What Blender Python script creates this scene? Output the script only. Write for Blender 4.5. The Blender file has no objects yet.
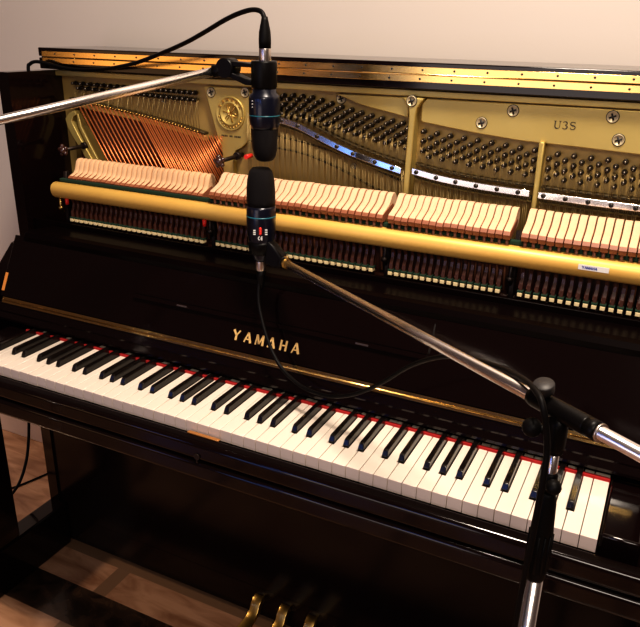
import bpy, bmesh, math, random
from mathutils import Vector, Matrix
random.seed(7)
scn = bpy.context.scene
COL = scn.collection
V = Vector
PI = math.pi

# ------------------------------------------------------------------ materials
def pmat(name, col, rough=.5, metal=0., coat=0., noise=None, bump=None, spec=None, croug=.03):
    m = bpy.data.materials.new(name); m.use_nodes = True
    nt = m.node_tree; b = nt.nodes['Principled BSDF']
    b.inputs['Base Color'].default_value = (*col, 1)
    b.inputs['Roughness'].default_value = rough
    b.inputs['Metallic'].default_value = metal
    b.inputs['Coat Weight'].default_value = coat
    b.inputs['Coat Roughness'].default_value = croug
    if spec is not None: b.inputs['Specular IOR Level'].default_value = spec
    if noise:                       # (scale, second colour, stretch xyz)
        sc, c2, st = noise
        tc = nt.nodes.new('ShaderNodeTexCoord'); mp = nt.nodes.new('ShaderNodeMapping')
        mp.inputs['Scale'].default_value = st
        nz = nt.nodes.new('ShaderNodeTexNoise'); nz.inputs['Scale'].default_value = sc
        nz.inputs['Detail'].default_value = 5
        rp = nt.nodes.new('ShaderNodeValToRGB')
        rp.color_ramp.elements[0].position = .32; rp.color_ramp.elements[1].position = .68
        rp.color_ramp.elements[0].color = (*col, 1); rp.color_ramp.elements[1].color = (*c2, 1)
        nt.links.new(tc.outputs['Object'], mp.inputs[0]); nt.links.new(mp.outputs[0], nz.inputs['Vector'])
        nt.links.new(nz.outputs['Fac'], rp.inputs[0]); nt.links.new(rp.outputs[0], b.inputs['Base Color'])
    if bump:                        # (scale, strength)
        tc = nt.nodes.new('ShaderNodeTexCoord')
        nz = nt.nodes.new('ShaderNodeTexNoise'); nz.inputs['Scale'].default_value = bump[0]
        nz.inputs['Detail'].default_value = 4
        bp = nt.nodes.new('ShaderNodeBump'); bp.inputs['Strength'].default_value = bump[1]
        bp.inputs['Distance'].default_value = .002
        nt.links.new(tc.outputs['Object'], nz.inputs['Vector'])
        nt.links.new(nz.outputs['Fac'], bp.inputs['Height']); nt.links.new(bp.outputs[0], b.inputs['Normal'])
    return m

M = {}
M['lacquer'] = pmat('black_lacquer', (.0050, .0020, .0019), .10, spec=.42)
M['lacquer_low'] = pmat('black_lacquer_panel', (.0050, .0022, .0019), .17, spec=.3)
M['satin_black'] = pmat('satin_black', (.0035, .0016, .0016), .3, spec=.06)
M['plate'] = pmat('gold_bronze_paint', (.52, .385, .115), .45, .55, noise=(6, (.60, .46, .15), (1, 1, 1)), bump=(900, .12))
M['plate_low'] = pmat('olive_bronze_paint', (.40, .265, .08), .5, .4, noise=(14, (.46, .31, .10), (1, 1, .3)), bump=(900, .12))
M['plate_dark'] = pmat('dark_bronze_paint', (.06, .042, .016), .55, .5)  # dark gold tone of the agraffe bar, rims, ledges and ribs
M['rail'] = pmat('gold_lacquered_rail', (.86, .50, .115), .42, .22, noise=(9, (.92, .58, .15), (.4, 1, 1)))
M['brass'] = pmat('polished_brass', (.95, .66, .24), .16, 1., noise=(5, (.85, .55, .2), (1, 1, 1)))
M['brass_dull'] = pmat('aged_brass', (.62, .40, .12), .32, 1.)
M['steel'] = pmat('bright_steel', (.90, .87, .86), .14, 1.)
M['pin'] = pmat('blued_steel_pin', (.09, .075, .06), .3, .9)
M['coil'] = pmat('string_coil', (.045, .036, .026), .4, .8)
M['screwdark'] = pmat('screw_slot', (.012, .010, .008), .6)
M['copper'] = pmat('wound_copper', (.80, .26, .085), .38, .7)
M['string'] = pmat('steel_wire', (.30, .215, .09), .42, .8)
M['soundboard'] = pmat('spruce_soundboard', (.10, .024, .008), .55, 0, noise=(30, (.15, .042, .014), (1, 1, .06)))
M['felt'] = pmat('cream_hammer_felt', (.72, .47, .285), .85, 0, noise=(60, (.78, .54, .345), (1, 1, 1)), bump=(700, .2))
M['molding'] = pmat('hammer_wood', (.27, .085, .04), .5, 0, noise=(60, (.36, .13, .06), (1, .2, 1)))
M['shank'] = pmat('shank_wood', (.30, .12, .06), .5)
M['wip'] = pmat('dark_action_wood', (.050, .017, .010), .35, 0, noise=(50, (.085, .028, .015), (1, 1, .3)))
M['felt_bass'] = pmat('warm_bass_hammer_felt', (.74, .45, .245), .85, 0, noise=(60, (.80, .52, .30), (1, 1, 1)), bump=(700, .2))
M['wip2'] = pmat('reddish_action_wood', (.15, .042, .020), .42)
M['greenfelt'] = pmat('green_felt', (.006, .030, .014), .95)
M['cream'] = pmat('pale_action_wood', (.80, .64, .36), .6)
M['redfelt'] = pmat('red_felt', (.42, .012, .012), .9, bump=(600, .3))
M['red'] = pmat('red_plastic', (.75, .03, .02), .4)
M['ivory'] = pmat('ivory_white_acrylic', (.82, .72, .62), .25, 0, .1, noise=(2.2, (.84, .75, .66), (1, 1, 1)))
M['ivory_front_shaded'] = pmat('shaded_front_acrylic', (.70, .57, .50), .4)  # darker pink-grey ivory: frontal shading of the keys put into the colour
M['ebony'] = pmat('ebony_key', (.006, .004, .0035), .2, spec=.35)
M['iron'] = pmat('dark_iron', (.03, .02, .016), .45, .6)
M['knob'] = pmat('brown_knob', (.045, .016, .012), .3, 0, .4)
M['paper'] = pmat('white_label', (.85, .82, .78), .5)
M['blue'] = pmat('blue_print', (.03, .06, .35), .5)
M['ink'] = pmat('dark_print', (.035, .026, .012), .6)
M['gilt'] = pmat('gilt_lettering', (.92, .60, .22), .4, .35)
M['chrome'] = pmat('chrome_tube', (.90, .86, .84), .24, 1.)
M['plastic'] = pmat('black_plastic', (.0035, .0028, .0028), .38, spec=.14)
M['rubber'] = pmat('black_rubber', (.0035, .0028, .0028), .5, spec=.14)
M['grey_rubber'] = pmat('grey_rubber', (.022, .019, .019), .5)
M['micbody'] = pmat('dark_navy_enamel', (.005, .006, .015), .28, .2, .2)
M['micgrille'] = pmat('black_wire_grille', (.0045, .003, .004), .5, .1, spec=.2, bump=(1400, .9))
M['teal'] = pmat('teal_band', (.012, .13, .17), .35)
M['screwhead'] = pmat('brassy_screw_head', (.62, .52, .33), .5, .4)
M['nickel'] = pmat('satin_nickel', (.70, .63, .58), .28, 1.)
M['white'] = pmat('white_print', (.75, .75, .72), .5)
M['wood_strip'] = pmat('orange_wood', (.72, .27, .06), .4)
M['lockplate'] = pmat('copper_lock_plate', (.72, .33, .10), .32, .7)

def wall_mat():
    m = pmat('painted_plaster', (.585, .515, .46), .8, 0, noise=(1.3, (.605, .535, .48), (1, 1, 1)), bump=(160, .06))
    return m
M['wall'] = wall_mat()
M['skirt'] = pmat('stone_skirting', (.60, .46, .36), .35, noise=(7, (.52, .38, .29), (1, 1, 1)))

def floor_mat():
    """polished marble: pale veined slabs, a dark marble inlay strip and narrow brown cross bands"""
    m = bpy.data.materials.new('marble_floor'); m.use_nodes = True
    nt = m.node_tree; N = nt.nodes; L = nt.links; b = N['Principled BSDF']
    tc = N.new('ShaderNodeTexCoord'); sep = N.new('ShaderNodeSeparateXYZ'); L.new(tc.outputs['Object'], sep.inputs[0])
    def math_(op, a, bb):
        n = N.new('ShaderNodeMath'); n.operation = op
        for i, q in enumerate((a, bb)):
            if isinstance(q, (int, float)): n.inputs[i].default_value = q
            else: L.new(q, n.inputs[i])
        return n.outputs[0]
    def between(c, a, bb): return math_('MULTIPLY', math_('GREATER_THAN', c, a), math_('LESS_THAN', c, bb))
    mp = N.new('ShaderNodeMapping'); mp.inputs['Scale'].default_value = (2.0, 7.5, 1); mp.inputs['Rotation'].default_value = (0, 0, .55)
    L.new(tc.outputs['Object'], mp.inputs[0])
    nz = N.new('ShaderNodeTexNoise'); nz.inputs['Scale'].default_value = 3.2; nz.inputs['Detail'].default_value = 8; nz.inputs['Distortion'].default_value = .9
    L.new(mp.outputs[0], nz.inputs['Vector'])
    r1 = N.new('ShaderNodeValToRGB')
    e = r1.color_ramp.elements; e[0].position = .33; e[0].color = (.20, .095, .050, 1); e[1].position = .62; e[1].color = (.40, .225, .135, 1)
    L.new(nz.outputs['Fac'], r1.inputs[0])
    nz2 = N.new('ShaderNodeTexNoise'); nz2.inputs['Scale'].default_value = 16; nz2.inputs['Detail'].default_value = 9; nz2.inputs['Distortion'].default_value = 1.6
    L.new(tc.outputs['Object'], nz2.inputs['Vector'])
    r2 = N.new('ShaderNodeValToRGB')
    e = r2.color_ramp.elements; e[0].position = .35; e[0].color = (.014, .008, .005, 1); e[1].position = .8; e[1].color = (.07, .038, .022, 1)
    L.new(nz2.outputs['Fac'], r2.inputs[0])
    def mix(f, a, bb):
        n = N.new('ShaderNodeMix'); n.data_type = 'RGBA'
        L.new(f, n.inputs[0])
        for s, q in ((6, a), (7, bb)):
            if isinstance(q, tuple): n.inputs[s].default_value = q
            else: L.new(q, n.inputs[s])
        return n.outputs[2]
    x, y = sep.outputs[0], sep.outputs[1]
    inpiano = math_('GREATER_THAN', x, -.80)
    cross = math_('MULTIPLY', inpiano, math_('LESS_THAN', math_('MODULO', math_('ADD', x, 3.525), .60), .04))
    c = mix(cross, r1.outputs[0], (.17, .098, .058, 1))
    border = math_('MULTIPLY', between(y, .262, .40), math_('GREATER_THAN', x, -.80))
    c = mix(border, c, (.16, .094, .055, 1))
    strip = math_('MULTIPLY', between(y, .055, .165), math_('GREATER_THAN', x, -.80))
    c = mix(strip, c, r2.outputs[0])
    L.new(c, b.inputs['Base Color'])
    b.inputs['Roughness'].default_value = .22
    b.inputs['Coat Weight'].default_value = .2
    return m
M['floor'] = floor_mat()

# ------------------------------------------------------------------ mesh builders
class MB:
    def __init__(s): s.bm = bmesh.new(); s.mi = 0
    def _new(s, verts, faces, smooth=False):
        vs = [s.bm.verts.new(v) for v in verts]; out = []
        for f in faces:
            try:
                fc = s.bm.faces.new([vs[i] for i in f]); fc.material_index = s.mi; fc.smooth = smooth; out.append(fc)
            except ValueError: pass
        return vs, out
    def box(s, x0, x1, y0, y1, z0, z1, bev=0, seg=2):
        v = [(x, y, z) for x in (x0, x1) for y in (y0, y1) for z in (z0, z1)]
        vs, fs = s._new(v, [(0, 1, 3, 2), (4, 6, 7, 5), (0, 4, 5, 1), (2, 3, 7, 6), (0, 2, 6, 4), (1, 5, 7, 3)])
        if bev: s._bev(fs, bev, seg)
        return s
    def _bev(s, fs, w, seg):
        es = list({e for f in fs for e in f.edges})
        r = bmesh.ops.bevel(s.bm, geom=es, offset=w, segments=seg, profile=.5, affect='EDGES', clamp_overlap=True)
        for f in r['faces']: f.material_index = s.mi; f.smooth = True
    def prism(s, poly, axis, a, b, bev=0, seg=2, smooth=False):
        """poly in the two remaining axes (in xyz order), extruded along axis from a to b"""
        def P(p, t):
            if axis == 'x': return (t, p[0], p[1])
            if axis == 'y': return (p[0], t, p[1])
            return (p[0], p[1], t)
        n = len(poly); v = [P(p, a) for p in poly] + [P(p, b) for p in poly]
        fs = [tuple(range(n)), tuple(reversed(range(n, 2 * n)))] + [(i, i + n, (i + 1) % n + n, (i + 1) % n) for i in range(n)]
        vs, out = s._new(v, fs)
        bmesh.ops.recalc_face_normals(s.bm, faces=out)
        if smooth:
            for f in out[2:]: f.smooth = True
        if bev: s._bev(out[:1] + out[1:2], bev, seg)
        return s
    def tube(s, pts, r, n=10, closed_ends=True, smooth=True):
        pts = [V(p) for p in pts]; rs = r if isinstance(r, (list, tuple)) else [r] * len(pts)
        rings = []; prev = None
        for i, p in enumerate(pts):
            d = (pts[min(i + 1, len(pts) - 1)] - pts[max(i - 1, 0)]).normalized()
            if prev is None:
                u = d.cross(V((0, 0, 1)));  u = u if u.length > 1e-4 else d.cross(V((1, 0, 0)))
            else: u = prev - d * prev.dot(d)
            u.normalize(); prev = u; w = d.cross(u)
            rings.append([s.bm.verts.new(p + (u * math.cos(2 * PI * k / n) + w * math.sin(2 * PI * k / n)) * rs[i]) for k in range(n)])
        for A, B in zip(rings, rings[1:]):
            for k in range(n):
                f = s.bm.faces.new((A[k], A[(k + 1) % n], B[(k + 1) % n], B[k])); f.smooth = smooth; f.material_index = s.mi
        if closed_ends:
            for R, rev in ((rings[0], 1), (rings[-1], 0)):
                f = s.bm.faces.new(list(reversed(R)) if rev else R); f.material_index = s.mi
        return s
    def lathe(s, prof, origin, axis=(0, 0, 1), n=24):
        """prof: (radius, height along axis)"""
        o = V(origin); a = V(axis).normalized()
        u = a.cross(V((0, 0, 1))); u = u if u.length > 1e-4 else V((1, 0, 0)); u.normalize(); w = a.cross(u)
        rings = []
        for r, h in prof:
            rings.append([s.bm.verts.new(o + a * h + (u * math.cos(2 * PI * k / n) + w * math.sin(2 * PI * k / n)) * max(r, 1e-5)) for k in range(n)])
        for A, B in zip(rings, rings[1:]):
            for k in range(n):
                f = s.bm.faces.new((A[k], A[(k + 1) % n], B[(k + 1) % n], B[k])); f.smooth = True; f.material_index = s.mi
        for R, rev in ((rings[0], 1), (rings[-1], 0)):
            f = s.bm.faces.new(list(reversed(R)) if rev else R); f.material_index = s.mi
        return s
    def sphere(s, c, r, n=14, sc=(1, 1, 1)):
        m = Matrix.Translation(c) @ Matrix.Diagonal((*[r * q for q in sc], 1))
        g = bmesh.ops.create_uvsphere(s.bm, u_segments=n, v_segments=max(6, n // 2), radius=1, matrix=m)
        for v in g['verts']:
            for f in v.link_faces: f.smooth = True; f.material_index = s.mi
        return s
    def strokes(s, strokes, o, ex, ey, depth):
        """flat ribbons (list of (points, width or widths)) standing up by depth along ex x ey"""
        o, ex, ey = V(o), V(ex).normalized(), V(ey).normalized(); nrm = ex.cross(ey)
        for pts, w in strokes:
            ws = w if isinstance(w, (list, tuple)) else [w] * len(pts)
            Lf, Rt = [], []
            for i, p in enumerate(pts):
                a = V(pts[max(i - 1, 0)]).to_2d(); b = V(pts[min(i + 1, len(pts) - 1)]).to_2d()
                d = (b - a).normalized(); q = V((-d.y, d.x)) * ws[i] / 2; p = V(p).to_2d()
                Lf.append(p + q); Rt.append(p - q)
            for i in range(len(pts) - 1):
                q = [Rt[i], Rt[i + 1], Lf[i + 1], Lf[i]]
                lo = [o + ex * p.x + ey * p.y for p in q]; hi = [p + nrm * depth for p in lo]
                s._new(lo + hi, [(3, 2, 1, 0), (4, 5, 6, 7), (0, 1, 5, 4), (1, 2, 6, 5), (2, 3, 7, 6), (3, 0, 4, 7)])
        return s
    def mesh(s, name, mats):
        bmesh.ops.recalc_face_normals(s.bm, faces=s.bm.faces)
        me = bpy.data.meshes.new(name); s.bm.to_mesh(me); s.bm.free()
        for m in (mats if isinstance(mats, (list, tuple)) else [mats]): me.materials.append(M[m] if isinstance(m, str) else m)
        return me
    def build(s, name, mats, parent=None, **kw): return obj(name, s.mesh(name, mats), parent, **kw)

def obj(name, me, parent=None, loc=None, label=None, cat=None, group=None, kind=None):
    o = bpy.data.objects.new(name, me); COL.objects.link(o)
    if parent is not None: o.parent = parent
    if loc is not None: o.location = loc
    if label: o['label'] = label
    if cat: o['category'] = cat
    if group: o['group'] = group
    if kind: o['kind'] = kind
    return o
def thing(name, label, cat, group=None, loc=(0, 0, 0)):
    return obj(name, None, None, loc, label, cat, group)
def lerp(a, b, t): return a + (b - a) * t
def pl(tab, x):
    if x <= tab[0][0]: return tab[0][1]
    for (a, fa), (b, fb) in zip(tab, tab[1:]):
        if x <= b: return lerp(fa, fb, (x - a) / (b - a))
    return tab[-1][1]
def smooth_path(pts, k=8):
    """Catmull-Rom through 3-D points"""
    P = [V(p) for p in pts]; P = [P[0] * 2 - P[1]] + P + [P[-1] * 2 - P[-2]]; out = []
    for i in range(1, len(P) - 2):
        for j in range(k):
            t = j / k; a, b, c, d = P[i - 1:i + 3]
            out.append(.5 * ((2 * b) + (c - a) * t + (2 * a - 5 * b + 4 * c - d) * t * t + (3 * b - a - 3 * c + d) * t ** 3))
    out.append(P[-2]); return out
def arc(cx, cy, rx, ry, a0, a1, n=10):
    return [(cx + rx * math.cos(math.radians(lerp(a0, a1, i / n))), cy + ry * math.sin(math.radians(lerp(a0, a1, i / n)))) for i in range(n + 1)]

# stroke letters on a unit-high box: name -> (width, strokes)
def letter(ch, t=.17):
    tn = t * .75
    if ch == 'Y': return .72, [([(0, 1), (.36, .48)], [t * 1.2, t]), ([(.72, 1), (.36, .48)], [tn, tn]), ([(.36, .52), (.36, 0)], [t, t * 1.2])]
    if ch == 'A': return .72, [([(0, 0), (.36, 1)], [tn, tn]), ([(.72, 0), (.36, 1)], [t * 1.2, t]), ([(.16, .32), (.56, .32)], tn * .8)]
    if ch == 'M': return .86, [([(.04, 0), (.1, 1)], tn), ([(.1, 1), (.43, .12)], t), ([(.43, .12), (.76, 1)], tn), ([(.76, 1), (.82, 0)], [t, t * 1.2])]
    if ch == 'H': return .66, [([(.05, 0), (.05, 1)], t), ([(.61, 0), (.61, 1)], t), ([(.05, .5), (.61, .5)], tn)]
    if ch == 'U': return .7, [([(.12, 1), (.12, .3)] + arc(.35, .3, .23, .28, 180, 360, 8) + [(.58, .3), (.58, 1)], [t] * 7 + [t * .5] * 6),
                              ([(0, .97), (.24, .97)], .06), ([(.48, .97), (.7, .97)], .06)]
    if ch == '3': return .55, [(arc(.25, .74, .2, .22, 155, -90, 10), [t * .6] * 4 + [t] * 4 + [t * .6] * 3), (arc(.25, .27, .24, .25, 90, -150, 10), [t * .6] * 3 + [t * 1.1] * 4 + [t * .6] * 4)]
    if ch == 'S': return .56, [(arc(.28, .74, .22, .22, 35, 270, 10) + arc(.28, .26, .24, .25, 90, -145, 10), [t * .55] * 4 + [t * .9] * 5 + [t * 1.1] * 5 + [t * .9] * 4 + [t * .55] * 4),
                              ([(.47, .97), (.47, .78)], .06), ([(.07, .05), (.07, .26)], .06)]
    if ch == 'C': return .6, [(arc(.35, .5, .3, .45, 60, 300, 10), t)]
    if ch == 'E': return .6, [(arc(.35, .5, .3, .45, 60, 300, 10), t), ([(.1, .5), (.5, .5)], t)]
    if ch == 'I': return .2, [([(.1, 0), (.1, 1)], t)]
    return .4, []
def write(mb, text, o, ex, ey, h, pitch, depth, t=.17, sx=1.):
    """letters of height h, their centres pitch apart, centred on o (baseline)"""
    n = len(text); ex = V(ex).normalized()
    for i, ch in enumerate(text):
        w, st = letter(ch, t)
        oo = V(o) + ex * ((i - (n - 1) / 2) * pitch - w * h * sx / 2)
        mb.strokes([([(p[0] * h * sx, p[1] * h) for p in pts], [q * h for q in ww] if isinstance(ww, list) else ww * h) for pts, ww in st], oo, ex, ey, depth)

# ------------------------------------------------------------------ the room
mb = MB(); mb.box(-6, 6, -6, .66, -.1, 0); mb.build('floor', 'floor', kind='structure')
mb = MB(); mb.box(-6, 6, .64, .8, 0, 3.2); mb.build('wall_back', 'wall', kind='structure')
mb = MB(); mb.box(-6, 6, .622, .64, 0, .09, .003); mb.build('baseboard_back', 'skirt', kind='structure')

# ------------------------------------------------------------------ the piano
piano = thing('upright_piano', 'glossy black upright piano with lid and front panel open, strings and hammers exposed', 'piano', loc=(0, 0, 0))
XL, XR = -.765, .745          # outer faces of the case
LAC = 'lacquer'
# sides: upper cheek + arm sweeping down to the keyboard
side = [(.60, 0.03), (.60, 1.247), (.300, 1.247), (.300, .868), (.272, .863), (.232, .825), (.19, .775), (.165, .745), (.13, .728), (-.005, .722), (-.03, .712),
        (-.03, .625), (.255, .625), (.28, .60), (.28, 0.03)]
for x0, x1, nm in ((XL, XL + .032, 'l'), (XR - .032, XR, 'r')):
    MB().prism(side, 'x', x0, x1).build('side_panel', LAC, piano)
for x0 in (XL, XR - .055):
    MB().box(x0, x0 + .055, .04, .125, .135, .626, .004).build('front_leg', LAC, piano)
    MB().box(x0, x0 + .055, .03, .285, .0, .132, .006).build('toe_block', LAC, piano)
MB().box(XL + .03, XR - .03, -.034, .26, .620, .656, .008, 5).build('key_bed', LAC, piano)
mb = MB(); mb.box(XL + .034, XR - .034, -.032, -.004, .657, .693, .009, 5)
mb.bm.normal_update()
for f in mb.bm.faces:
    if f.normal.z > .97: f.material_index = 1
mb.build('key_slip', [LAC, 'satin_black'], piano)
for x0, x1 in ((-.668, -.6155), (.6155, .668)):
    MB().box(x0, x1, .012, .162, .657, .712, .004).build('key_block', LAC, piano)
MB().box(XL + .032, XR - .032, .2855, .305, .0932, .625).build('lower_panel', 'lacquer_low', piano)
MB().box(XL + .032, XR - .032, .285, .32, .012, .093).build('plinth', 'lacquer_low', piano)
MB().box(XL + .032, XR - .032, .585, .60, .03, 1.235).build('back_panel', 'satin_black', piano)
# lock plate on the key slip
o = MB().box(-.061, .004, -.0115, -.0045, .6925, .6950, .0008).build('lock_plate', 'lockplate', piano, label='copper coloured lock plate')
mb = MB(); mb.tube([(-.026, -.0325, .667), (-.026, -.0345, .667)], .006, 14); mb.box(-.0272, -.0248, -.0343, -.0325, .655, .663); mb.build('keyhole', 'iron', piano)

# lid: the front half folded back over the rear half, piano hinge showing at the front
LX0, LX1 = -.766, .75
MB().box(LX0, LX1, .425, .62, 1.249, 1.2738, .002).build('lid', LAC, piano)
MB().box(LX0, LX1, .425, .62, 1.2768, 1.2960, .002).build('lid', LAC, piano, label='front half of the lid folded back on top')
mb = MB(); mb.box(-.752, .735, .4215, .4248, 1.2620, 1.2742, .0006); mb.box(-.752, .735, .4215, .4248, 1.2764, 1.2885, .0006)
mb.tube([(-.752, .4222, 1.2753), (.735, .4222, 1.2753)], .0019, 10)
hinge = mb.build('lid_hinge', 'brass', piano)
mb = MB(); mb.lathe([(0, -.0012), (.0016, -.001), (.0021, 0)], (0, 0, 0), (0, 1, 0), 10); sm = mb.mesh('hinge_screw', 'screwdark')
for i in range(25):
    for z in (1.2675, 1.2830): obj('hinge_screw', sm, hinge, (-.715 + i * .0592 + (.004 if z > 1.27 else 0), .4214, z))

# ---- fallboard (opened), brass hinge, folding music desk, lettering
FX0, FX1 = -.702, .662
nz_ = V((0, -.147, .075)).normalized(); ez_ = V((0, .075, .147)).normalized()
def fb(x, z, off=0): return V((x, .163 + (z - .762) * .075 / .147, z)) + nz_ * off
def fbpoly(z0, z1, o0, o1):
    a, b, c, d = fb(0, z0, o1), fb(0, z1, o1), fb(0, z1, o0), fb(0, z0, o0)
    return [(p.y, p.z) for p in (a, b, c, d)]
mb = MB(); mb.prism(fbpoly(.7745, .900, -.016, 0), 'x', FX0, FX1, .001); fall = mb.build('fallboard', LAC, piano)
mb = MB()
mb.prism([(.154, .7235), (.1495, .7265), (.1500, .7310), (.1560, .7420), (.1562, .7450), (.1640, .7615), (.178, .7615), (.178, .7235)], 'x', FX0, FX1, .001)
mb.build('fallboard_base', LAC, fall)
mb = MB(); mb.prism(fbpoly(.7615, .7655, -.003, .0012), 'x', FX0 + .01, FX1 - .01); mb.prism(fbpoly(.7680, .7730, -.003, .0012), 'x', FX0 + .01, FX1 - .01)
a = fb(FX0 + .01, .7667, .0012); b = fb(FX1 - .01, .7667, .0012); mb.tube([a, b], .0016, 8)
mb.build('fallboard_hinge', 'brass', fall)
mb = MB(); mb.prism(fbpoly(.835, .884, 0, .0035), 'x', -.335, .297, .0012); desk = mb.build('music_desk', LAC, fall)
mb = MB(); mb.prism(fbpoly(.826, .8335, 0, .006), 'x', -.335, .297, .002); mb.build('desk_ledge', LAC, desk)
for x in (-.213, .176):
    MB().prism(fbpoly(.8275, .8305, .006, .0066), 'x', x - .012, x + .012).build('desk_catch', 'steel', desk)
mb = MB(); write(mb, 'YAMAHA', fb(-.0150, .7915, .0003), (1, 0, 0), ez_, .0196, .0257, .0006, .2); mb.build('lettering', 'gilt', fall, label='gilt maker name in spaced capitals')
mb = MB(); mb.prism(fbpoly(.785, .822, 0, .0012), 'x', FX0 + .0005, FX0 + .008); mb.build('end_strip', 'wood_strip', fall, label='orange wooden strip at the left end')
# shelf behind the fallboard's top edge
MB().prism([(.226, .902), (.232, .911), (.246, .913), (.322, .906), (.322, .880), (.24, .880), (.228, .892)], 'x', -.668, XR - .036, .001).build('shelf', 'satin_black', piano)
MB().box(XL + .033, XR - .033, .315, .322, .86, .918, .001).build('shelf_back_rail', 'satin_black', piano)

# ---- keyboard
W = .0236; KX = -.6136; KT = .71
BLK = {'C': None, 'D': None}
boff = {0: .0022, 2: -.0022, 5: .0028, 7: 0, 9: -.0028}       # black key after C, D, F, G, A: offset to the LEFT is positive
names = ['A', 'B'] + list('CDEFGAB') * 7 + ['C']
sem = {'C': 0, 'D': 2, 'E': 4, 'F': 5, 'G': 7, 'A': 9, 'B': 11}
BW = .0104
def key_mesh(nm, first=False, last=False):
    g = .0006; x0, x1 = g, W - g; s_ = sem[nm]; c = .0007
    prev = {'D': 0, 'E': 2, 'G': 5, 'A': 7, 'B': 9}.get(nm)
    nxt = {'C': 0, 'D': 2, 'F': 5, 'G': 7, 'A': 9}.get(nm)
    if first: prev = None
    if last: nxt = None
    l = x0 if prev is None else -boff[prev] + BW / 2 + c
    r = x1 if nxt is None else W - boff[nxt] - BW / 2 - c
    yc = .0495
    poly = [(x0, 0), (x1, 0)]
    if r < x1: poly += [(x1, yc), (r, yc)]
    poly += [(r, .172), (l, .172)]
    if l > x0: poly += [(l, yc), (x0, yc)]
    mb = MB(); mb.prism(poly, 'z', KT - .0225, KT, .0007, 2)
    for f in mb.bm.faces:
        if f.normal.y < -.8 and f.calc_center_median().y < .001: f.material_index = 1
    return mb.mesh('white_key', ['ivory', 'ivory_front_shaded'])
kmesh = {}
for i, nm in enumerate(names):
    k = (nm, i == 0, i == 51)
    if k not in kmesh: kmesh[k] = key_mesh(*k)
    obj('white_key', kmesh[k], piano, (KX + i * W, random.uniform(0, .0003), random.uniform(-.0003, .0003)))
mb = MB()
prof = [(.0525, KT - .012), (.0525, KT + .002), (.0565, KT + .0105), (.060, KT + .0118), (.168, KT + .0122), (.168, KT - .012)]
n = len(prof); v = []
for sgn in (-1, 1):
    for y, z in prof:
        hw = BW / 2 if z < KT + .005 else BW / 2 - .0011
        v.append((sgn * hw, y, z))
vs, fs = mb._new(v, [tuple(range(n)), tuple(reversed(range(n, 2 * n)))] + [(i, (i + 1) % n, (i + 1) % n + n, i + n) for i in range(n)])
bmesh.ops.recalc_face_normals(mb.bm, faces=fs); mb._bev(fs, .0008, 2); bkm = mb.mesh('black_key', 'ebony')
for i, nm in enumerate(names[:-1]):
    if nm in 'CDFGA': obj('black_key', bkm, piano, (KX + (i + 1) * W - boff[sem[nm]], 0, 0))
MB().box(KX, -KX, .1497, .1560, KT - .0225, KT + .0050, .0008).build('key_felt', 'redfelt', piano, label='red felt strip behind the keys')
# ---- cast-iron plate
PY = .445                       # face of the raised parts
mb = MB()
mb.prism([(-.735, 1.246), (.713, 1.246), (.713, .72), (-.262, .72), (-.262, 1.085), (-.300, 1.118), (-.384, 1.135), (-.523, 1.155), (-.657, 1.166), (-.700, 1.166), (-.712, 1.14), (-.712, .72), (-.735, .72)], 'y', PY + .013, PY + .03)
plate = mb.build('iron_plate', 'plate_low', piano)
MB().box(-.733, .713, PY + .034, PY + .046, .72, 1.2).build('soundboard', 'soundboard', piano)
# raised gold areas
mb = MB()
T = 'plate'
mb.prism([(-.735, 1.2465), (.713, 1.2465), (.713, 1.2362), (-.735, 1.2342)], 'y', PY - .006, PY + .014, .0012); mb.build('top_flange', T, plate)
def panel(name, poly, y0=PY - .001, mat=T, bev=.002): return MB().prism(poly, 'y', y0, PY + .014, bev, 3).build(name, mat, plate)
panel('raised_panel', [(.182, 1.2325), (.713, 1.2335), (.713, 1.159), (.62, 1.160), (.56, 1.1625), (.46, 1.1665), (.36, 1.1695), (.27, 1.1775), (.176, 1.189), (.1725, 1.193), (.1725, 1.222)])
panel('raised_panel', [(-.005, 1.2305), (.135, 1.232), (.147, 1.222), (.147, 1.1955), (.12, 1.2005), (.07, 1.209), (.045, 1.2145), (.02, 1.223)])
panel('medallion_panel', [(-.317, 1.229), (-.306, 1.2305), (-.21, 1.2305), (-.201, 1.222), (-.204, 1.15), (-.211, 1.12), (-.224, 1.108), (-.24, 1.100), (-.246, 1.085), (-.246, .98), (-.272, .98), (-.274, 1.09), (-.29, 1.14), (-.312, 1.215)])
# bass agraffe ledges
def offs(pts, d): return [(x, z + d) for x, z in pts]
bass = [(-.700, 1.186), (-.657, 1.181), (-.523, 1.166), (-.384, 1.146), (-.318, 1.133)]
def band(name, pts, h, y0, y1, mat, bev=.001, parent=None):
    return MB().prism(pts + list(reversed(offs(pts, -h))), 'y', y0, y1, bev, 2).build(name, mat, parent or plate)
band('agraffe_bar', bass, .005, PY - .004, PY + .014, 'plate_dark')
band('agraffe_ledge', offs(bass, -.006), .012, PY - .001, PY + .014, T)
mb = MB()
for i in range(44):
    x = -.69 + i * .0083; mb.tube([(x, PY - .009, pl(bass, x) - .0015), (x, PY, pl(bass, x) - .0015)], .0016, 6)
mb.build('agraffe', 'brass_dull', plate, kind='stuff')
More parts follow.
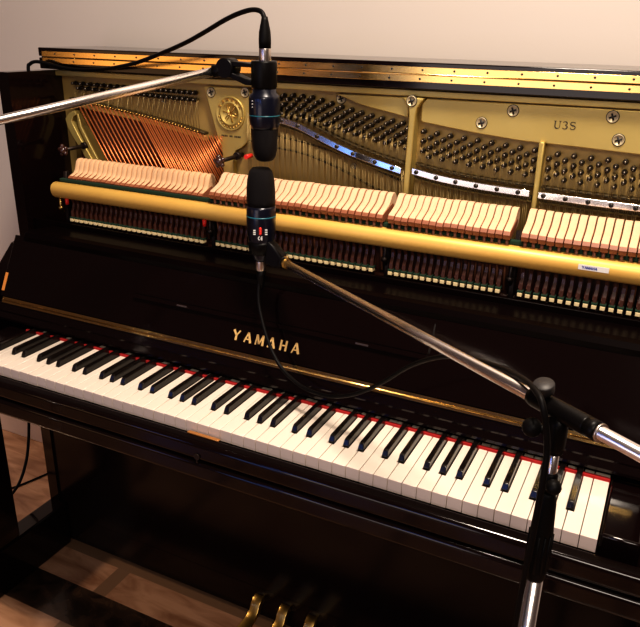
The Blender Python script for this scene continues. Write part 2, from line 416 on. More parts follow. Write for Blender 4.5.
# looped arm at the left end
mb = MB()
arm_o = [(-.684, 1.157), (-.703, 1.150), (-.716, 1.137), (-.712, 1.118), (-.700, 1.098), (-.672, 1.060), (-.655, 1.03), (-.637, 1.03), (-.642, 1.044), (-.655, 1.063), (-.676, 1.094), (-.690, 1.118), (-.697, 1.132), (-.690, 1.143), (-.680, 1.148)]
mb.prism(arm_o, 'y', PY - .008, PY + .03, .0015)
mb.prism([(-.684, 1.152), (-.677, 1.148), (-.672, 1.12), (-.652, 1.084), (-.632, 1.05), (-.622, 1.03), (-.634, 1.03), (-.66, 1.08), (-.680, 1.118)], 'y', PY - .004, PY + .03, .0015)
mb.build('plate_arm', T, plate)
# struts
def strut(pts, w, y0):
    L = [(x - w / 2, z) for x, z in pts]; R = [(x + w / 2, z) for x, z in reversed(pts)]
    return MB().prism(L + R, 'y', y0, PY + .014, .003, 3).build('strut', T, plate)
MB().prism([(.139, 1.2335), (.143, 1.226), (.1505, 1.215), (.1525, 1.20), (.1475, .98), (.1615, .98), (.1655, 1.20), (.168, 1.215), (.175, 1.226), (.180, 1.2335)], 'y', PY - .014, PY + .014, .003, 3).build('strut', T, plate)
MB().prism([(.3955, 1.172), (.3955, 1.06), (.389, .98), (.398, .98), (.4045, 1.06), (.4045, 1.172)], 'y', PY - .012, PY + .014, .0025, 3).build('strut', T, plate)
# rims below the pins (V-bars) and the curved ribs in the tenor area
bar2 = [(-.168, 1.184), (-.128, 1.177), (-.078, 1.166), (-.034, 1.149), (.010, 1.133), (.045, 1.122), (.092, 1.110), (.147, 1.098)]
bar3 = [(.168, 1.1005), (.217, 1.0925), (.255, 1.0885), (.294, 1.0855), (.333, 1.0835), (.392, 1.0815)]
bar4 = [(.4065, 1.081), (.454, 1.0795), (.530, 1.0775), (.60, 1.077), (.713, 1.0765)]
def smooth2(pts): return [(p.x, p.y) for p in smooth_path([(x, z, 0) for x, z in pts], 4)]
for b_ in (bar2, bar3, bar4):
    s2 = smooth2(b_)
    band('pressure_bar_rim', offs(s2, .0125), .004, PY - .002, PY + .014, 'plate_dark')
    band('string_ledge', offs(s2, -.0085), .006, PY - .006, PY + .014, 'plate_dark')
    band('string_ledge', offs(s2, -.0165), .003, PY - .001, PY + .014, T)
    pb = band('pressure_bar', offs(s2, .0062), .0125, PY - .022, PY - .016, 'steel', .0012, piano)
    pb['label'] = 'polished steel bar pressing the strings'
    xs = {id(bar2): [-.150, -.115, -.078, -.034, .010, .045, .092, .128], id(bar3): [.1775, .217, .255, .294, .333, .371], id(bar4): [.416, .454, .492, .530, .569, .61, .65]}[id(b_)]
    for x in xs:
        m_ = MB(); z = pl(s2, x)
        m_.lathe([(.0042, 0), (.0042, .0015), (.003, .003), (0, .0034)], (x, PY - .022, z), (0, -1, 0), 14)
        m_.mi = 1; m_.box(x - .0032, x + .0032, PY - .0256, PY - .0245, z - .0006, z + .0006)
        m_.box(x - .0006, x + .0006, PY - .0256, PY - .0245, z - .0032, z + .0032)
        m_.build('screw', ['pin', 'screwdark'], pb)
for pts, t in (([(-.215, 1.150), (-.143, 1.139), (-.08, 1.131), (-.015, 1.119), (.05, 1.102), (.117, 1.080), (.147, 1.073)], .0022),
               ([(-.215, 1.126), (-.143, 1.115), (-.09, 1.110), (-.037, 1.098), (.02, 1.079), (.078, 1.056), (.12, 1.044)], .0026)):
    band('curved_rib', smooth2(pts), t, PY + .006, PY + .014, 'plate_dark', 0)
# large plate screws
mb = MB(); mb.lathe([(.0095, .0), (.0095, .002), (.0085, .0026), (.0083, .0016), (0, .0016)], (0, 0, 0), (0, -1, 0), 22)
mb.mi = 1
for q in (0, 1):
    a = .35 + q * PI / 2; d = V((math.cos(a), 0, math.sin(a))); w = V((-math.sin(a), 0, math.cos(a)))
    mb.tube([d * -.0056 + V((0, -.0017, 0)), d * .0056 + V((0, -.0017, 0))], .0017, 6)
mb.mi = 1; mb.lathe([(.0108, .0), (.0108, .0006), (.0096, .0008)], (0, 0, 0), (0, -1, 0), 22)
psm = mb.mesh('plate_screw', ['screwhead', 'screwdark'])
for x, z, y in ((.157, 1.2275, PY - .014), (.288, 1.196, PY - .001), (.342, 1.2205, PY - .001), (.508, 1.221, PY - .001), (.523, 1.184, PY - .001),
                (.001, 1.221, PY + .013), (-.2975, 1.2185, PY - .001), (-.213, 1.2225, PY - .001), (.033, 1.092, PY + .013), (-.435, 1.193, PY + .013)):
    o = obj('plate_screw', psm, plate, (x, y, z))
    if z < 1.1 or x < -.4: o.scale = (.6, .6, .6)
# model lettering
mb = MB(); write(mb, 'U3S', (.4335, PY - .0012, 1.1955), (1, 0, 0), (0, 0, 1), .0130, .0128, .0004, .15, 1.35); mb.build('model_lettering', 'ink', plate, label='dark model lettering')
# medallion
mc = V((-.250, PY - .001, 1.1775))
mb = MB(); mb.lathe([(.036, 0), (.036, .002), (.034, .004), (.0325, .002), (.0255, .0018), (.024, .0045), (.022, .0045), (.0205, .0012), (0, .0012)], mc, (0, -1, 0), 40)
med = mb.build('medallion', 'plate', plate, label='round cast emblem with crossed tuning forks')
mb = MB()
for i, ch in enumerate('YAMAHA'):
    a = math.radians(150 - i * 24); w_, st = letter(ch, .26); h = .0062
    rad = V((math.cos(a), 0, math.sin(a))); tan = V((math.sin(a), 0, -math.cos(a)))
    mb.strokes([([(p[0] * h, p[1] * h) for p in pts], [q * h for q in ww] if isinstance(ww, list) else ww * h) for pts, ww in st], mc + rad * .0260 + V((0, -.0018, 0)) - tan * w_ * h / 2, tan, rad, .0016)
for i in range(11):
    a = math.radians(195 + i * 15); mb.sphere(mc + V((math.cos(a), 0, math.sin(a))) * .029 + V((0, -.002, 0)), .0022, 8)
mb.build('emblem_lettering', 'brass_dull', med)
mb = MB()
for k in range(3):
    a = math.radians(90 + k * 120 + 18); d = V((math.cos(a), 0, math.sin(a))); w = V((-d.z, 0, d.x)); c = mc + V((0, -.002, 0))
    mb.tube([c - d * .018, c + d * .002], .0011, 6)
    for s_ in (-1, 1): mb.tube([c + d * .002, c + d * .005 + w * s_ * .0024, c + d * .017 + w * s_ * .0024], .0009, 6)
mb.build('emblem_forks', 'brass_dull', med)
mb = MB()
for i in range(12):
    if i not in (4, 7): mb.box(-.2745 + i * .0041, -.2745 + i * .0041 + .003, PY - .0014, PY - .001, 1.1285 - i * .00003, 1.1322 - i * .00003)
mb.build('small_lettering', 'ink', plate)

# ---- tuning pins
mb = MB(); mb.lathe([(.0030, -.002), (.0030, .004)], (0, 0, 0), (0, -1, 0), 10)
mb.mi = 1; mb.lathe([(.0046, .004), (.0050, .005), (.0050, .010), (.0044, .0110)], (0, 0, 0), (0, -1, 0), 12)
mb.mi = 0; mb.lathe([(.0038, .011), (.0038, .0185), (.0030, .0205), (0, .0212)], (0, 0, 0), (0, -1, 0), 10)
pinm = mb.mesh('tuning_pin', ['pin', 'coil'])
pins = []
top2 = [(-.15, 1.221), (-.121, 1.221), (-.098, 1.222), (-.061, 1.221), (-.035, 1.216), (.007, 1.206), (.049, 1.198), (.093, 1.190), (.136, 1.184), (.147, 1.182)]
for c in range(28):
    x = .147 - c * .0108
    for r in range(3): pins.append((x, pl(top2, x) - (.0075 if c % 2 == 0 else 0) - r * .0178))
for c in range(17):
    x = .179 + c * .0130; z = lerp(1.172, 1.1545, c / 16) - (.0098 if c % 2 else 0)
    for r in range(3): pins.append((x + r * .0005, z - r * .0177))
for c in range(18):
    x = .413 + c * .01408; z = 1.1420 + .0095 * (c % 2) - c * .0004 - (.0 if c % 2 else 0)
    for r in range(3): pins.append((x + r * .0012, z - r * .0172))
for row, x0, x1, z0, z1 in ((0, -.684, -.341, 1.2185, 1.2145), (1, -.670, -.333, 1.2080, 1.1995)):
    x = x0
    while x < x1 + .001:
        pins.append((x, lerp(z0, z1, (x - x0) / (x1 - x0)))); x += lerp(.0225, .0142, min(1, (x - x0) / .25))
pins.sort(key=lambda p: (p[0] > .60, -p[0]))
for x, z in pins[:100]: obj('tuning_pin', pinm, plate, (x, PY + .013, z))
bm = bmesh.new()
for x, z in pins[100:]:
    k = len(bm.verts); bm.from_mesh(pinm); bm.verts.ensure_lookup_table()
    bmesh.ops.translate(bm, verts=bm.verts[k:], vec=(x, PY + .013, z))
me = bpy.data.meshes.new('tuning_pin'); bm.to_mesh(me); bm.free(); me.materials.append(M['pin']); me.materials.append(M['coil'])
obj('tuning_pin', me, plate, kind='stuff')

# ---- strings
sx_ = [-.674 + i * .0140 for i in range(13)] + [-.674 + 13 * .0140 + (i // 2) * .0145 + (i % 2) * .0062 for i in range(52) if i // 2 <= 15]
n = len(sx_)
for i, xt in enumerate(sx_):
    t = i / (n - 1); zt = pl(bass, xt) - .004
    sl = lerp(.62, .66, t); zb = .93; xb = xt + (zt - zb) * sl
    if xb > -.268: xb = -.268; zb = zt - (xb - xt) / sl
    mb = MB(); mb.tube([(xt, PY - .008, zt), (xb, PY - .010, zb)], .0017 - .0004 * t, 8)
    if xt < -.325: mb.mi = 1; mb.tube([(xt, PY - .008, zt), (xt - .004, PY - .008, 1.172 if i % 2 else 1.196), (xt - .004, PY + .002, 1.203)], .0007, 5)
    mb.build('bass_string', ['copper', 'string'], piano)
mb = MB()
def trio(x, z0, z1, zp, xp):
    for k in (-1, 0, 1):
        mb.tube([(x + k * .0031, PY - .013, z0), (x + k * .0031 + .003, PY - .012, z1)], .00075, 5)
        if zp: mb.tube([(xp + k * .0014, PY - .002, zp), (x + k * .0031, PY - .013, z0)], .0006, 4)
for c in range(27):
    x = .145 - c * .0132; trio(x, pl(bar2, x), .95, pl(top2, x) - .03 if x > -.15 else None, x)
for c in range(17):
    x = .176 + c * .0130; trio(x, pl(bar3, x), .95, lerp(1.15, 1.135, c / 16), x + .003)
for c in range(18):
    x = .413 + c * .01408; trio(x, pl(bar4, x), .95, 1.13, x)
mb.build('treble_strings', 'string', piano, kind='stuff')

# ---- action: hammers
def hammer_meshes(kind):
    if kind == 'bass':
        pf = [(.342, 1.0195), (.347, 1.0245), (.3575, 1.0285), (.3640, 1.0350), (.3670, 1.0445), (.3705, 1.0535), (.3765, 1.0585), (.3850, 1.0590), (.3925, 1.0530), (.3955, 1.0430), (.3925, 1.0310), (.384, 1.0225), (.372, 1.0165), (.352, 1.0140)]
        mo = [(.3405, 1.0195), (.346, 1.0235), (.376, 1.034), (.382, 1.030), (.372, 1.016), (.345, 1.0095)]
        w, base = .0116, (.352, 1.013)
    else:
        pf = [(.323, 1.0285), (.3275, 1.0355), (.345, 1.0415), (.3580, 1.0470), (.3650, 1.0540), (.3715, 1.0615), (.3785, 1.0650), (.3870, 1.0640), (.3950, 1.0570), (.3975, 1.0470), (.3935, 1.0360), (.384, 1.0290), (.365, 1.0240), (.34, 1.0230)]
        mo = [(.3215, 1.0280), (.3255, 1.0335), (.376, 1.046), (.382, 1.040), (.365, 1.025), (.326, 1.0195)]
        w, base = .0112, (.334, 1.0225)
    mb = MB(); mb.prism(pf, 'x', -w / 2, w / 2, .0028 if kind == 'bass' else .0009, 3, True); f = mb.mesh('hammer', 'felt_bass' if kind == 'bass' else 'felt')
    mb = MB(); mb.prism(mo, 'x', -w / 2 + .0004, w / 2 + .0006); m = mb.mesh('hammer_molding', 'molding')
    mb = MB(); mb.tube([(0, base[0], base[1] + .004), (0, base[0] + .006, .985), (0, base[0] + .018, .92)], .0027, 8); s_ = mb.mesh('hammer_shank', 'shank')
    return f, m, s_
HB, HT = hammer_meshes('bass'), hammer_meshes('treble')
XS = [-.6255 + i * .01385 for i in range(27)] + [-.2235 + i * .0142 for i in range(27)] + [.1680 + i * .0132 for i in range(17)] + [.4100 + i * .0141 for i in range(17)]
for i, x in enumerate(XS):
    ms = HB if i < 27 else HT
    h = obj('hammer', ms[0], piano, (x, random.uniform(-.0008, .0008), random.uniform(-.0006, .0006)))
    if i >= 71: h.scale = (1.05, 1, 1)
    obj('hammer_molding', ms[1], h); obj('hammer_shank', ms[2], h)
# rest rail and its parts
RX0, RX1 = -.664, .70
rail = [(.3345, 1.0085), (.325, 1.0075), (.3185, 1.003), (.3155, .996), (.3160, .987), (.3195, .979), (.326, .9735), (.336, .972), (.342, .976), (.342, 1.006)]
mb = MB(); mb.prism(rail, 'x', RX0, RX1, .0012, 2, True); hr = mb.build('hammer_rail', 'rail', piano, label='long gold hammer rest rail')
MB().box(RX0 + .01, RX1, .3365, .3475, 1.0085, 1.0165, .002).build('rail_felt', 'greenfelt', hr, label='dark green felt along the rail top')
mb = MB(); mb.box(.503, .551, .3145, .3152, .9895, .9985, .0002); lab = mb.build('maker_label', 'paper', hr, label='small white maker label')
lab.rotation_euler = (0, 0, 0)
mb = MB(); write(mb, 'YAMAHA', (.521, .3144, .9920), (1, 0, 0), (0, 0, 1), .0042, .0040, .0003, .3); mb.build('label_lettering', 'blue', hr)
for x in (-.654, -.236, .157, .392):
    bm_ = 'brass_dull' if x < -.5 else 'iron'
    mb = MB(); mb.tube([(x, .333, .975), (x, .333, .948), (x, .338, .936)], .0035, 10); mb.tube([(x, .333, .952), (x, .333, .944)], .0065, 6); mb.build('rail_bracket', bm_, hr)
for x, z in ((-.628, .966), (-.2465, .965)):
    mb = MB(); mb.tube([(x, .328, z - .006), (x, .328, z + .008)], .0045, 12); mb.build('felt_washer', 'red', hr, label='small red washer')
# lower action: wippens with catchers and pale blocks under green felt
MB().box(-.66, .70, .376, .384, .86, .975).build('action_rail', 'wip', piano)
MB().box(-.66, .70, .352, .376, .87, .912, .003).build('action_rail', 'wip', piano)
mb = MB()
st = [(.3480, .918), (.3385, .932), (.3390, .945), (.3445, .955), (.3440, .967), (.3380, .977), (.3310, .981), (.3290, .976), (.3330, .970), (.3365, .962), (.3345, .953), (.3290, .943), (.3290, .930), (.340, .914)]
mb.prism(st, 'x', -.0032, .0032, .0006)
mb.mi = 1; mb.prism([(.334, .926), (.3300, .936), (.3345, .947), (.3385, .948), (.3400, .930)], 'x', -.0042, .0002); wm = mb.mesh('wippen', ['wip', 'wip2'])
mb = MB(); mb.box(-.0040, .0040, .3245, .338, .9215, .9280, .0005)
mb.mi = 1; mb.box(-.0050, .0050, .3255, .340, .9281, .9318, .0005); wb = mb.mesh('back_check', ['cream', 'greenfelt'])
WX = [-.618 + i * .0140 for i in range(27)] + [-.2145 + i * .01335 for i in range(27)] + [.1720 + i * .01265 for i in range(17)] + [.4130 + i * .0137 for i in range(17)]
for x in WX:
    o = obj('wippen', wm, piano, (x, random.uniform(-.0006, .0006), 0)); obj('back_check', wb, o)
for x in (-.650, -.238, .157, .394):
    mb = MB(); mb.prism([(.345, .86), (.345, .985), (.352, 1.03), (.362, 1.03), (.36, .985), (.372, .86)], 'x', x - .0045, x + .0045, .001); mb.build('action_bracket', 'iron', piano)
# bracket bolts with brown star knobs
for x, y, z in ((-.232, .40, 1.090), (-.665, .40, 1.076)):
    mb = MB(); mb.tube([(x, PY + .014, z + .001), (x, y - .03, z - .001)], [.005, .004], 10); mb.tube([(x, PY - .002, z + .001), (x, PY - .012, z + .001)], .008, 14)
    bt = mb.build('bracket_bolt', 'iron', piano)
    mb = MB()
    mb.lathe([(.006, -.004), (.009, 0), (.0095, .008), (.006, .013), (0, .0135)], (x, y - .026, z - .001), (0, -1, 0), 16)
    for k in range(5):
        a = k * 2 * PI / 5 + .5; mb.sphere((x + .0095 * math.cos(a), y - .031, z - .001 + .0095 * math.sin(a)), .0052, 10)
    mb.build('star_knob', 'knob', bt)
mb = MB(); mb.tube([(-.193, .41, 1.096), (-.193, .432, 1.096)], .005, 12); mb.build('felt_washer', 'red', piano, label='small red washer')

# ---- pedals
for x in (-.100, -.028, .044):
    pr = [(.300, .092), (.274, .088), (.262, .078), (.255, .064), (.235, .056), (.175, .050), (.160, .046), (.160, .040), (.175, .041), (.240, .046), (.268, .056), (.280, .072), (.300, .076)]
    mb = MB(); mb.prism(pr, 'x', -.0125, .0125, .002, 2, True)
    for v in mb.bm.verts:
        if v.co.y < .25: v.co.x *= 1 + (.25 - v.co.y) * 6
    me = mb.mesh('pedal', 'brass_dull'); obj('pedal', me, piano, (x, 0, -.017))

# ------------------------------------------------------------------ microphones
def microphone(label, c, up):
    """c: centre of the teal band; up=+1 grille above, -1 grille below"""
    t = thing('condenser_microphone', label, 'microphone', None, c); a = (0, 0, up)
    mb = MB(); mb.lathe([(.0185, -.067), (.0195, -.060), (.0198, -.036), (.0250, -.032), (.0262, -.027), (.0264, .0), (.0260, .010), (.0240, .018), (.0228, .022)], (0, 0, 0), a, 32); body = mb.build('body', 'micbody', t)
    mb = MB(); mb.lathe([(.0226, .020), (.0224, .024), (.0222, .040), (.0212, .056), (.0180, .069), (.0145, .0745), (.009, .0768), (0, .0772)], (0, 0, 0), a, 32); mb.build('grille', 'micgrille', t)
    mb = MB(); mb.lathe([(.0263, -.0010), (.0267, 0), (.0263, .0012)], (0, 0, 0), a, 32); mb.build('teal_band', 'teal', t, label='thin teal ring')
    return t, body
MX, MY = -.020, .19
m1, b1 = microphone('dark navy microphone pointing down, the upper of the two, under an arching cable', (MX + .003, MY, 1.2130), -1)
m2 = thing('condenser_microphone', 'dark navy microphone pointing up in front of the gold rail, red switch on its body', 'microphone', None, (MX - .006, MY, 1.0280))
mb = MB(); mb.lathe([(.0140, -.071), (.0150, -.067), (.0200, -.052), (.0222, -.036), (.0252, -.022), (.0262, 0), (.0260, .026), (.0250, .030)], (0, 0, 0), (0, 0, 1), 32); b2 = mb.build('body', 'micbody', m2)
mb = MB(); mb.lathe([(.0249, .0285), (.0254, .04), (.0251, .058), (.0236, .076), (.0200, .090), (.0148, .0955), (0, .0972)], (0, 0, 0), (0, 0, 1), 32); mb.build('grille', 'micgrille', m2)
mb = MB(); mb.lathe([(.0262, .0105), (.0267, .0115), (.0262, .0128)], (0, 0, 0), (0, 0, 1), 32); mb.build('teal_band', 'teal', m2, label='thin teal ring')
# facing direction of the marks (towards the room, a little right)
ang = math.radians(-63); fd = V((math.cos(ang), math.sin(ang), 0)); ft = V((-fd.y, fd.x, 0))
mb = MB()
for dz in (-.004, .0, .004): mb.sphere(fd * .0254 + V((0, 0, -.0105 + dz)), .0034, 10, (.8, .8, 1))
mb.build('switch', 'red', b2, label='red switch')
mb = MB()
for s_, sg in ((-.0105, (0, .0035, .007)), (.0100, (0, .004, .008))):
    for dz in sg: mb.strokes([([(-.0022, 0), (.0022, 0)], .0018)], fd * .0236 + ft * s_ + V((0, 0, -.0165 + dz)), ft, (0, 0, 1), .0012)
write(mb, 'CE', fd * .0253 + V((0, 0, -.0265)), ft, (0, 0, 1), .0062, .0046, .0010, .2)
mb.build('marking', 'white', b2, label='white switch markings and CE mark')
mb = MB(); ang = math.radians(-112); f2 = V((math.cos(ang), math.sin(ang), 0)); t2 = V((-f2.y, f2.x, 0))
for k in range(3): mb.strokes([([(0, 0), (.0028, .0006)], .0014)], f2 * .0258 + V((0, 0, .014 + k * .0048)), t2, (0, 0, 1), .0010)
mb.build('marking', 'white', b1, label='small white markings')

# ------------------------------------------------------------------ boom stands
def tripod(t, base, ztop, rad, a0):
    x, y = base
    mb = MB(); mb.lathe([(.022, .235), (.026, .245), (.026, .285), (.020, .295)], (x, y, 0), (0, 0, 1), 18); mb.build('leg_hub', 'plastic', t)
    mb = MB(); mb.lathe([(.016, .085), (.019, .09), (.019, .115), (.016, .12)], (x, y, 0), (0, 0, 1), 16); mb.build('brace_collar', 'plastic', t)
    for k in range(3):
        a = a0 + k * 2 * PI / 3; d = V((math.cos(a), math.sin(a), 0)); b = V((x, y, 0))
        mb = MB(); mb.tube([b + d * .022 + V((0, 0, .262)), b + d * rad + V((0, 0, .012))], .0085, 10); lg = mb.build('leg', 'plastic', t)
        mb = MB(); mb.tube([b + d * (rad - .035) + V((0, 0, .040)), b + d * (rad + .012) + V((0, 0, .011))], .0118, 10); mb.build('rubber_foot', 'rubber', lg)
        mb = MB(); mb.tube([b + d * .016 + V((0, 0, .102)), b + d * (rad * .5) + V((0, 0, .135))], .005, 8); mb.build('leg_brace', 'plastic', t)
# right-hand stand
PX, PYY = .558, -.20
s2 = thing('boom_microphone_stand', 'chrome boom stand on the right, its pole standing in front of the top keys', 'microphone stand', None, (0, 0, 0))
A2 = V((.020, .186, .962)); B2 = V((.5575, -.20, .9935)); d2 = (B2 - A2).normalized()
MB().tube([(PX, PYY, .08), (PX, PYY, .80)], .0100, 18).build('lower_tube', 'chrome', s2)
MB().tube([(PX, PYY, .86), (PX, PYY, .965)], .0056, 16).build('upper_tube', 'chrome', s2)
mb = MB(); mb.lathe([(.0106, .782), (.0118, .786), (.0124, .80), (.0124, .845), (.0116, .862), (.0105, .885), (.0085, .893), (.0078, .897)], (PX, PYY, 0), (0, 0, 1), 24)
for k in range(12):
    a = k * PI / 6; mb.tube([(PX + .0122 * math.cos(a), PYY + .0122 * math.sin(a), .795), (PX + .0122 * math.cos(a), PYY + .0122 * math.sin(a), .845)], .0016, 6)
mb.build('height_grip', 'rubber', s2)
mb = MB(); mb.sphere((PX + .006, PYY - .015, .913), .0084, 16); mb.tube([(PX, PYY, .911), (PX + .006, PYY - .015, .913)], .004, 8); mb.lathe([(.0068, .897), (.0075, .900), (.0075, .918), (.0060, .921)], (PX, PYY, 0), (0, 0, 1), 16); mb.build('height_knob', 'rubber', s2)
tripod(s2, (PX, PYY), 0, .33, -.55)
MB().tube([A2, B2 + d2 * .36], .0072, 16).build('boom_arm', 'chrome', s2)
mb = MB(); mb.tube([B2 - d2 * .042, B2 - d2 * .036, B2 + d2 * .034, B2 + d2 * .038], [.0088, .0104, .0104, .0096], 18)
mb.tube([B2 + d2 * .036, B2 + d2 * .050], .0102, 18)
mb.lathe([(.009, -.048), (.0105, -.040), (.0105, -.018), (.009, -.004)], B2, (0, 0, 1), 18)
cl = mb.build('boom_clutch', 'plastic', s2)
MB().tube([B2 + d2 * .0505, B2 + d2 * .0530], .0098, 18).build('clutch_ring', 'nickel', cl)
k0 = B2 - d2 * .022
mb = MB(); mb.lathe([(.006, .006), (.006, .016), (.0108, .016), (.0112, .0245), (.0104, .0258), (0, .0256)], k0, (-.12, -.25, 1), 22); mb.build('clutch_knob', 'grey_rubber', s2)
k1 = B2 + V((-.0245, -.006, -.0225))
mb = MB(); mb.sphere(k1, .0105, 16); mb.tube([k1, k1 + V((.022, .004, .0))], .005, 8); mb.build('tilt_knob', 'rubber', s2)
MB().tube([B2 + d2 * .34, B2 + d2 * .39], .017, 16).build('counterweight', 'plastic', s2)
# its clip
mcz = V((MX - .006, MY, 0))
mb = MB(); mb.lathe([(.0190, .970), (.0226, .972), (.0242, .990), (.0236, .994), (.0215, .994)], mcz, (0, 0, 1), 28)
mb.prism([(mcz.x + .012, 1.002), (mcz.x + .030, .992), (A2.x + .002, .974), (A2.x + .004, .955), (A2.x - .012, .950), (mcz.x + .012, .955)], 'y', MY - .014, MY + .008, .004, 3)
mb.tube([A2 - d2 * .012, A2 + d2 * .012], .0115, 14)
clip = mb.build('microphone_clip', 'plastic', s2)
mb = MB(); mb.tube([A2 + d2 * .010, A2 + d2 * .018], .0095, 12); w0 = A2 + V((.012, 0, .006)); mb.prism([(w0.x - .004, w0.z + .008), (w0.x + .006, w0.z + .0085), (w0.x + .002, w0.z)], 'y', w0.y - .012, w0.y - .008, .0008); mb.build('clip_nut', 'brass_dull', clip, label='small brass nut')

# left-hand stand
A1 = V((-.100, .186, 1.2815)); L1 = V((-.367, -.05, 1.204)); d1 = (L1 - A1).normalized()
B1 = A1 + d1 * .86
s1 = thing('boom_microphone_stand', 'chrome boom arm reaching in from the left edge across the open piano top', 'microphone stand', None, (0, 0, 0))
MB().tube([A1, B1 + d1 * .16], .0076, 16).build('boom_arm', 'chrome', s1)
MB().tube([(B1.x, B1.y, .08), (B1.x, B1.y, .80)], .0128, 18).build('lower_tube', 'chrome', s1)
MB().tube([(B1.x, B1.y, .80), (B1.x, B1.y, B1.z - .02)], .0085, 16).build('upper_tube', 'chrome', s1)
MB().lathe([(.0135, .72), (.0178, .73), (.0178, .79), (.0100, .83)], (B1.x, B1.y, 0), (0, 0, 1), 20).build('height_grip', 'rubber', s1)
mb = MB(); mb.tube([B1 - d1 * .04, B1 + d1 * .044], .0118, 18); mb.lathe([(.016, -.055), (.018, -.040), (.012, -.004)], B1, (0, 0, 1), 18); mb.build('boom_clutch', 'plastic', s1)
MB().tube([B1 + d1 * .14, B1 + d1 * .19], .017, 16).build('counterweight', 'plastic', s1)
tripod(s1, (B1.x, B1.y), 0, .33, PI / 2)
m1c = V((MX + .003, MY, 0))
mb = MB(); mb.lathe([(.0200, 1.2555), (.0212, 1.258), (.0216, 1.296), (.0208, 1.299), (.0200, 1.299)], m1c, (0, 0, 1), 28)
kx = A1.x + .012
mb.prism([(kx - .004, 1.297), (m1c.x - .018, 1.2950), (m1c.x - .018, 1.2885), (kx + .014, 1.2885), (kx + .014, 1.2785), (m1c.x - .030, 1.2700), (m1c.x - .018, 1.2690), (m1c.x - .018, 1.2600), (m1c.x - .030, 1.2600), (kx + .010, 1.2705), (kx - .006, 1.273)], 'y', MY - .012, MY + .010, .002)
mb.tube([(kx + .002, MY - .016, 1.2855), (kx + .002, MY + .014, 1.2855)], .0155, 22)
mb.tube([A1 + V((.008, .003, .001)), A1 + d1 * .014], .0105, 14)
mb.build('microphone_clip', 'plastic', s1)

# ------------------------------------------------------------------ cables
c1 = thing('microphone_cable', 'black cable arching from the upper microphone over the left end of the piano', 'cable', None, (0, 0, 0))
top = V((MX + .005, MY, 0))
pts = [top + V((0, 0, 1.347)), top + V((0, 0, 1.360)), (-.0225, .193, 1.3725), (-.043, .200, 1.376), (-.074, .210, 1.371), (-.114, .225, 1.360), (-.173, .250, 1.340), (-.232, .270, 1.320), (-.314, .300, 1.298), (-.402, .330, 1.277), (-.504, .370, 1.2615), (-.584, .395, 1.254), (-.653, .405, 1.253), (-.701, .408, 1.258), (-.727, .405, 1.263), (-.750, .400, 1.2655), (-.766, .397, 1.260), (-.7725, .395, 1.245), (-.776, .394, 1.15), (-.80, .38, .80), (-.83, .335, .52), (-.84, .313, .364), (-.84, .298, .285), (-.84, .279, .225), (-.84, .249, .178), (-.845, .215, .150), (-.865, .15, .10), (-.91, .06, .03), (-1.0, -.02, .0048), (-1.3, -.10, .0048)]
MB().tube(smooth_path(pts, 8), .0040, 10).build('cord', 'rubber', c1)
mb = MB(); mb.lathe([(.0098, 1.318), (.0102, 1.330), (.0095, 1.343), (.0060, 1.360), (.0048, 1.366)], (top.x, top.y, 0), (0, 0, 1), 20); pg = mb.build('plug', 'rubber', c1)
mb = MB(); mb.lathe([(.0096, 1.296), (.0100, 1.299), (.0100, 1.317), (.0096, 1.319)], (top.x, top.y, 0), (0, 0, 1), 20); mb.build('plug_shell', 'nickel', pg, label='silver plug shell')
c2 = thing('microphone_cable', 'black cable sagging from the lower microphone across the fallboard to the right stand', 'cable', None, (0, 0, 0))
bt = V((MX - .0075, MY, 0))
pts = [bt + V((0, 0, .937)), bt + V((-.003, -.003, .912)), (-.024, .175, .875), (.002, .155, .828), (.029, .140, .796), (.057, .128, .7765), (.101, .112, .765), (.151, .098, .768), (.194, .085, .784), (.235, .070, .811), (.275, .050, .847), (.324, .020, .897), (.378, -.020, .940), (.428, -.060, .965), (.476, -.110, .985), (.514, -.170, 1.005), (.533, -.209, 1.0135), (.5425, -.2245, 1.008), (.550, -.2255, .981), (.5535, -.2255, .954), (.554, -.2275, .929), (.553, -.2265, .890), (.552, -.224, .850), (.550, -.2225, .800), (.5475, -.219, .72), (.546, -.217, .50), (.545, -.22, .31), (.53, -.26, .16), (.50, -.33, .03), (.46, -.40, .0045), (.2, -.6, .0045)]
MB().tube(smooth_path(pts, 8), .0034, 10).build('cord', 'rubber', c2)
mb = MB(); mb.lathe([(.0045, .905), (.006, .912), (.0085, .926), (.0096, .937)], (bt.x, bt.y, 0), (0, 0, 1), 20); pg = mb.build('plug', 'rubber', c2)
mb = MB(); mb.lathe([(.0096, .9375), (.0101, .940), (.0101, .958), (.0096, .961)], (bt.x, bt.y, 0), (0, 0, 1), 20); mb.build('plug_shell', 'nickel', pg, label='silver plug shell')
# cables on the floor beyond the piano's left leg
c4 = thing('floor_cable', 'thin black cable lying on the marble floor beyond the left leg', 'cable', None, (0, 0, 0))
MB().tube(smooth_path([(-.80, .56, .003), (-.92, .535, .003), (-1.005, .502, .003), (-1.021, .475, .003), (-1.033, .438, .003), (-1.05, .393, .003), (-1.08, .35, .003), (-1.2, .28, .003)], 8), .0028, 8).build('cord', 'rubber', c4)

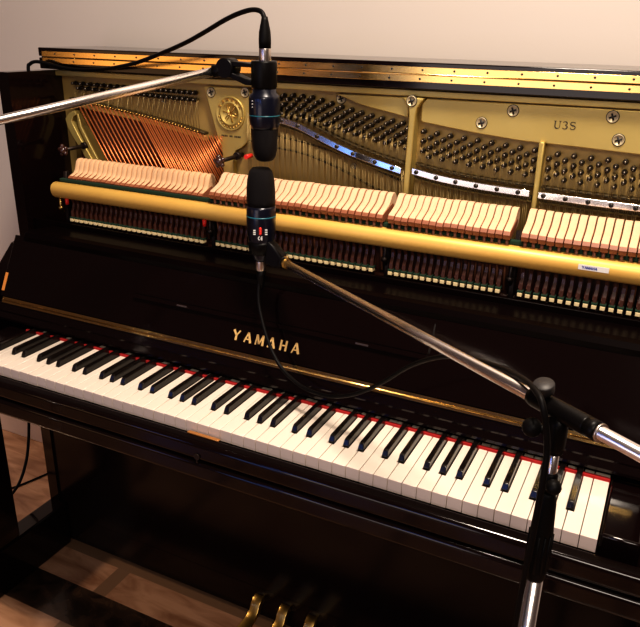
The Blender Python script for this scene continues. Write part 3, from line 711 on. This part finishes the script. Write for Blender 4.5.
# ------------------------------------------------------------------ light and camera
def area(name, loc, target, size, power, col, sizey=None):
    l = bpy.data.lights.new(name, 'AREA'); l.energy = power; l.color = col; l.size = size
    if sizey: l.shape = 'RECTANGLE'; l.size_y = sizey
    o = bpy.data.objects.new(name, l); COL.objects.link(o); o.location = loc
    o.rotation_euler = (V(target) - V(loc)).to_track_quat('-Z', 'Y').to_euler(); return o
area('ceiling_lamp', (.55, -.25, 2.75), (.2, .3, .9), .35, 55, (1, .85, .70))
area('room_lamp', (1.3, -2.2, 2.6), (0, .3, .9), .8, 28, (1, .87, .75))
area('hinge_reflection_light', (-.30, -3.2, .85), (.0, 0, .9), 1.5, 10, (1, .85, .80), 1.0)  # unseen pale panel, added for white reflections in hinge and steel bars
area('blue_bar_light', (-1.37, -3.2, .50), (0, 0, .7), .45, 2.2, (.16, .36, 1), .5)  # unseen blue panel, added to tint the steel bar's reflection
area('orange_hinge_light', (-3.1, -3.2, 1.05), (0, .2, .9), 1.5, 4.5, (1, .56, .26), .7)  # unseen orange panel, added to brighten the left part of the lid hinge
for x in (-2.5, -1.05, .05):
    area('slip_streak_light', (x, -3.2, 1.65), (0, 0, .7), .55, 2.2, (.06, .24, 1), .18)  # unseen blue panels, added for streaks on the key slip's rounded edges
sp = bpy.data.lights.new('floor_fill_spot', 'SPOT'); sp.energy = 150; sp.color = (1, .74, .52); sp.spot_size = math.radians(33); sp.spot_blend = .6; sp.shadow_soft_size = .15  # unseen spot, added to brighten the floor beyond the left leg
so = bpy.data.objects.new('floor_fill_spot', sp); COL.objects.link(so); so.location = (-2.9, .05, 2.1)
so.rotation_euler = (V((-1.0, .22, 0)) - so.location).to_track_quat('-Z', 'Y').to_euler()
w = bpy.data.worlds.new('World'); scn.world = w; w.use_nodes = True
w.node_tree.nodes['Background'].inputs[0].default_value = (1, .62, .50, 1)
w.node_tree.nodes['Background'].inputs[1].default_value = .06

cam = bpy.data.cameras.new('camera'); co = bpy.data.objects.new('camera', cam); COL.objects.link(co)
r = V((0.8958883289, 0.4439121385, 0.0180586641)); dn = V((0.1789976997, -0.3234480914, -0.9291615337)); fw = V((-0.406625043, 0.8356574331, -0.3692326218))
R = Matrix((r, -dn, -fw)).transposed()
co.matrix_world = Matrix.Translation((.619374, -.890210, 1.352661)) @ R.to_4x4()
cam.sensor_fit = 'HORIZONTAL'; cam.sensor_width = 36; cam.lens = 722.195 / 640 * 36; cam.clip_start = .02
scn.camera = co
scn.view_settings.view_transform = 'Standard'
scn.view_settings.look = 'Medium High Contrast'
scn.view_settings.exposure = -.06
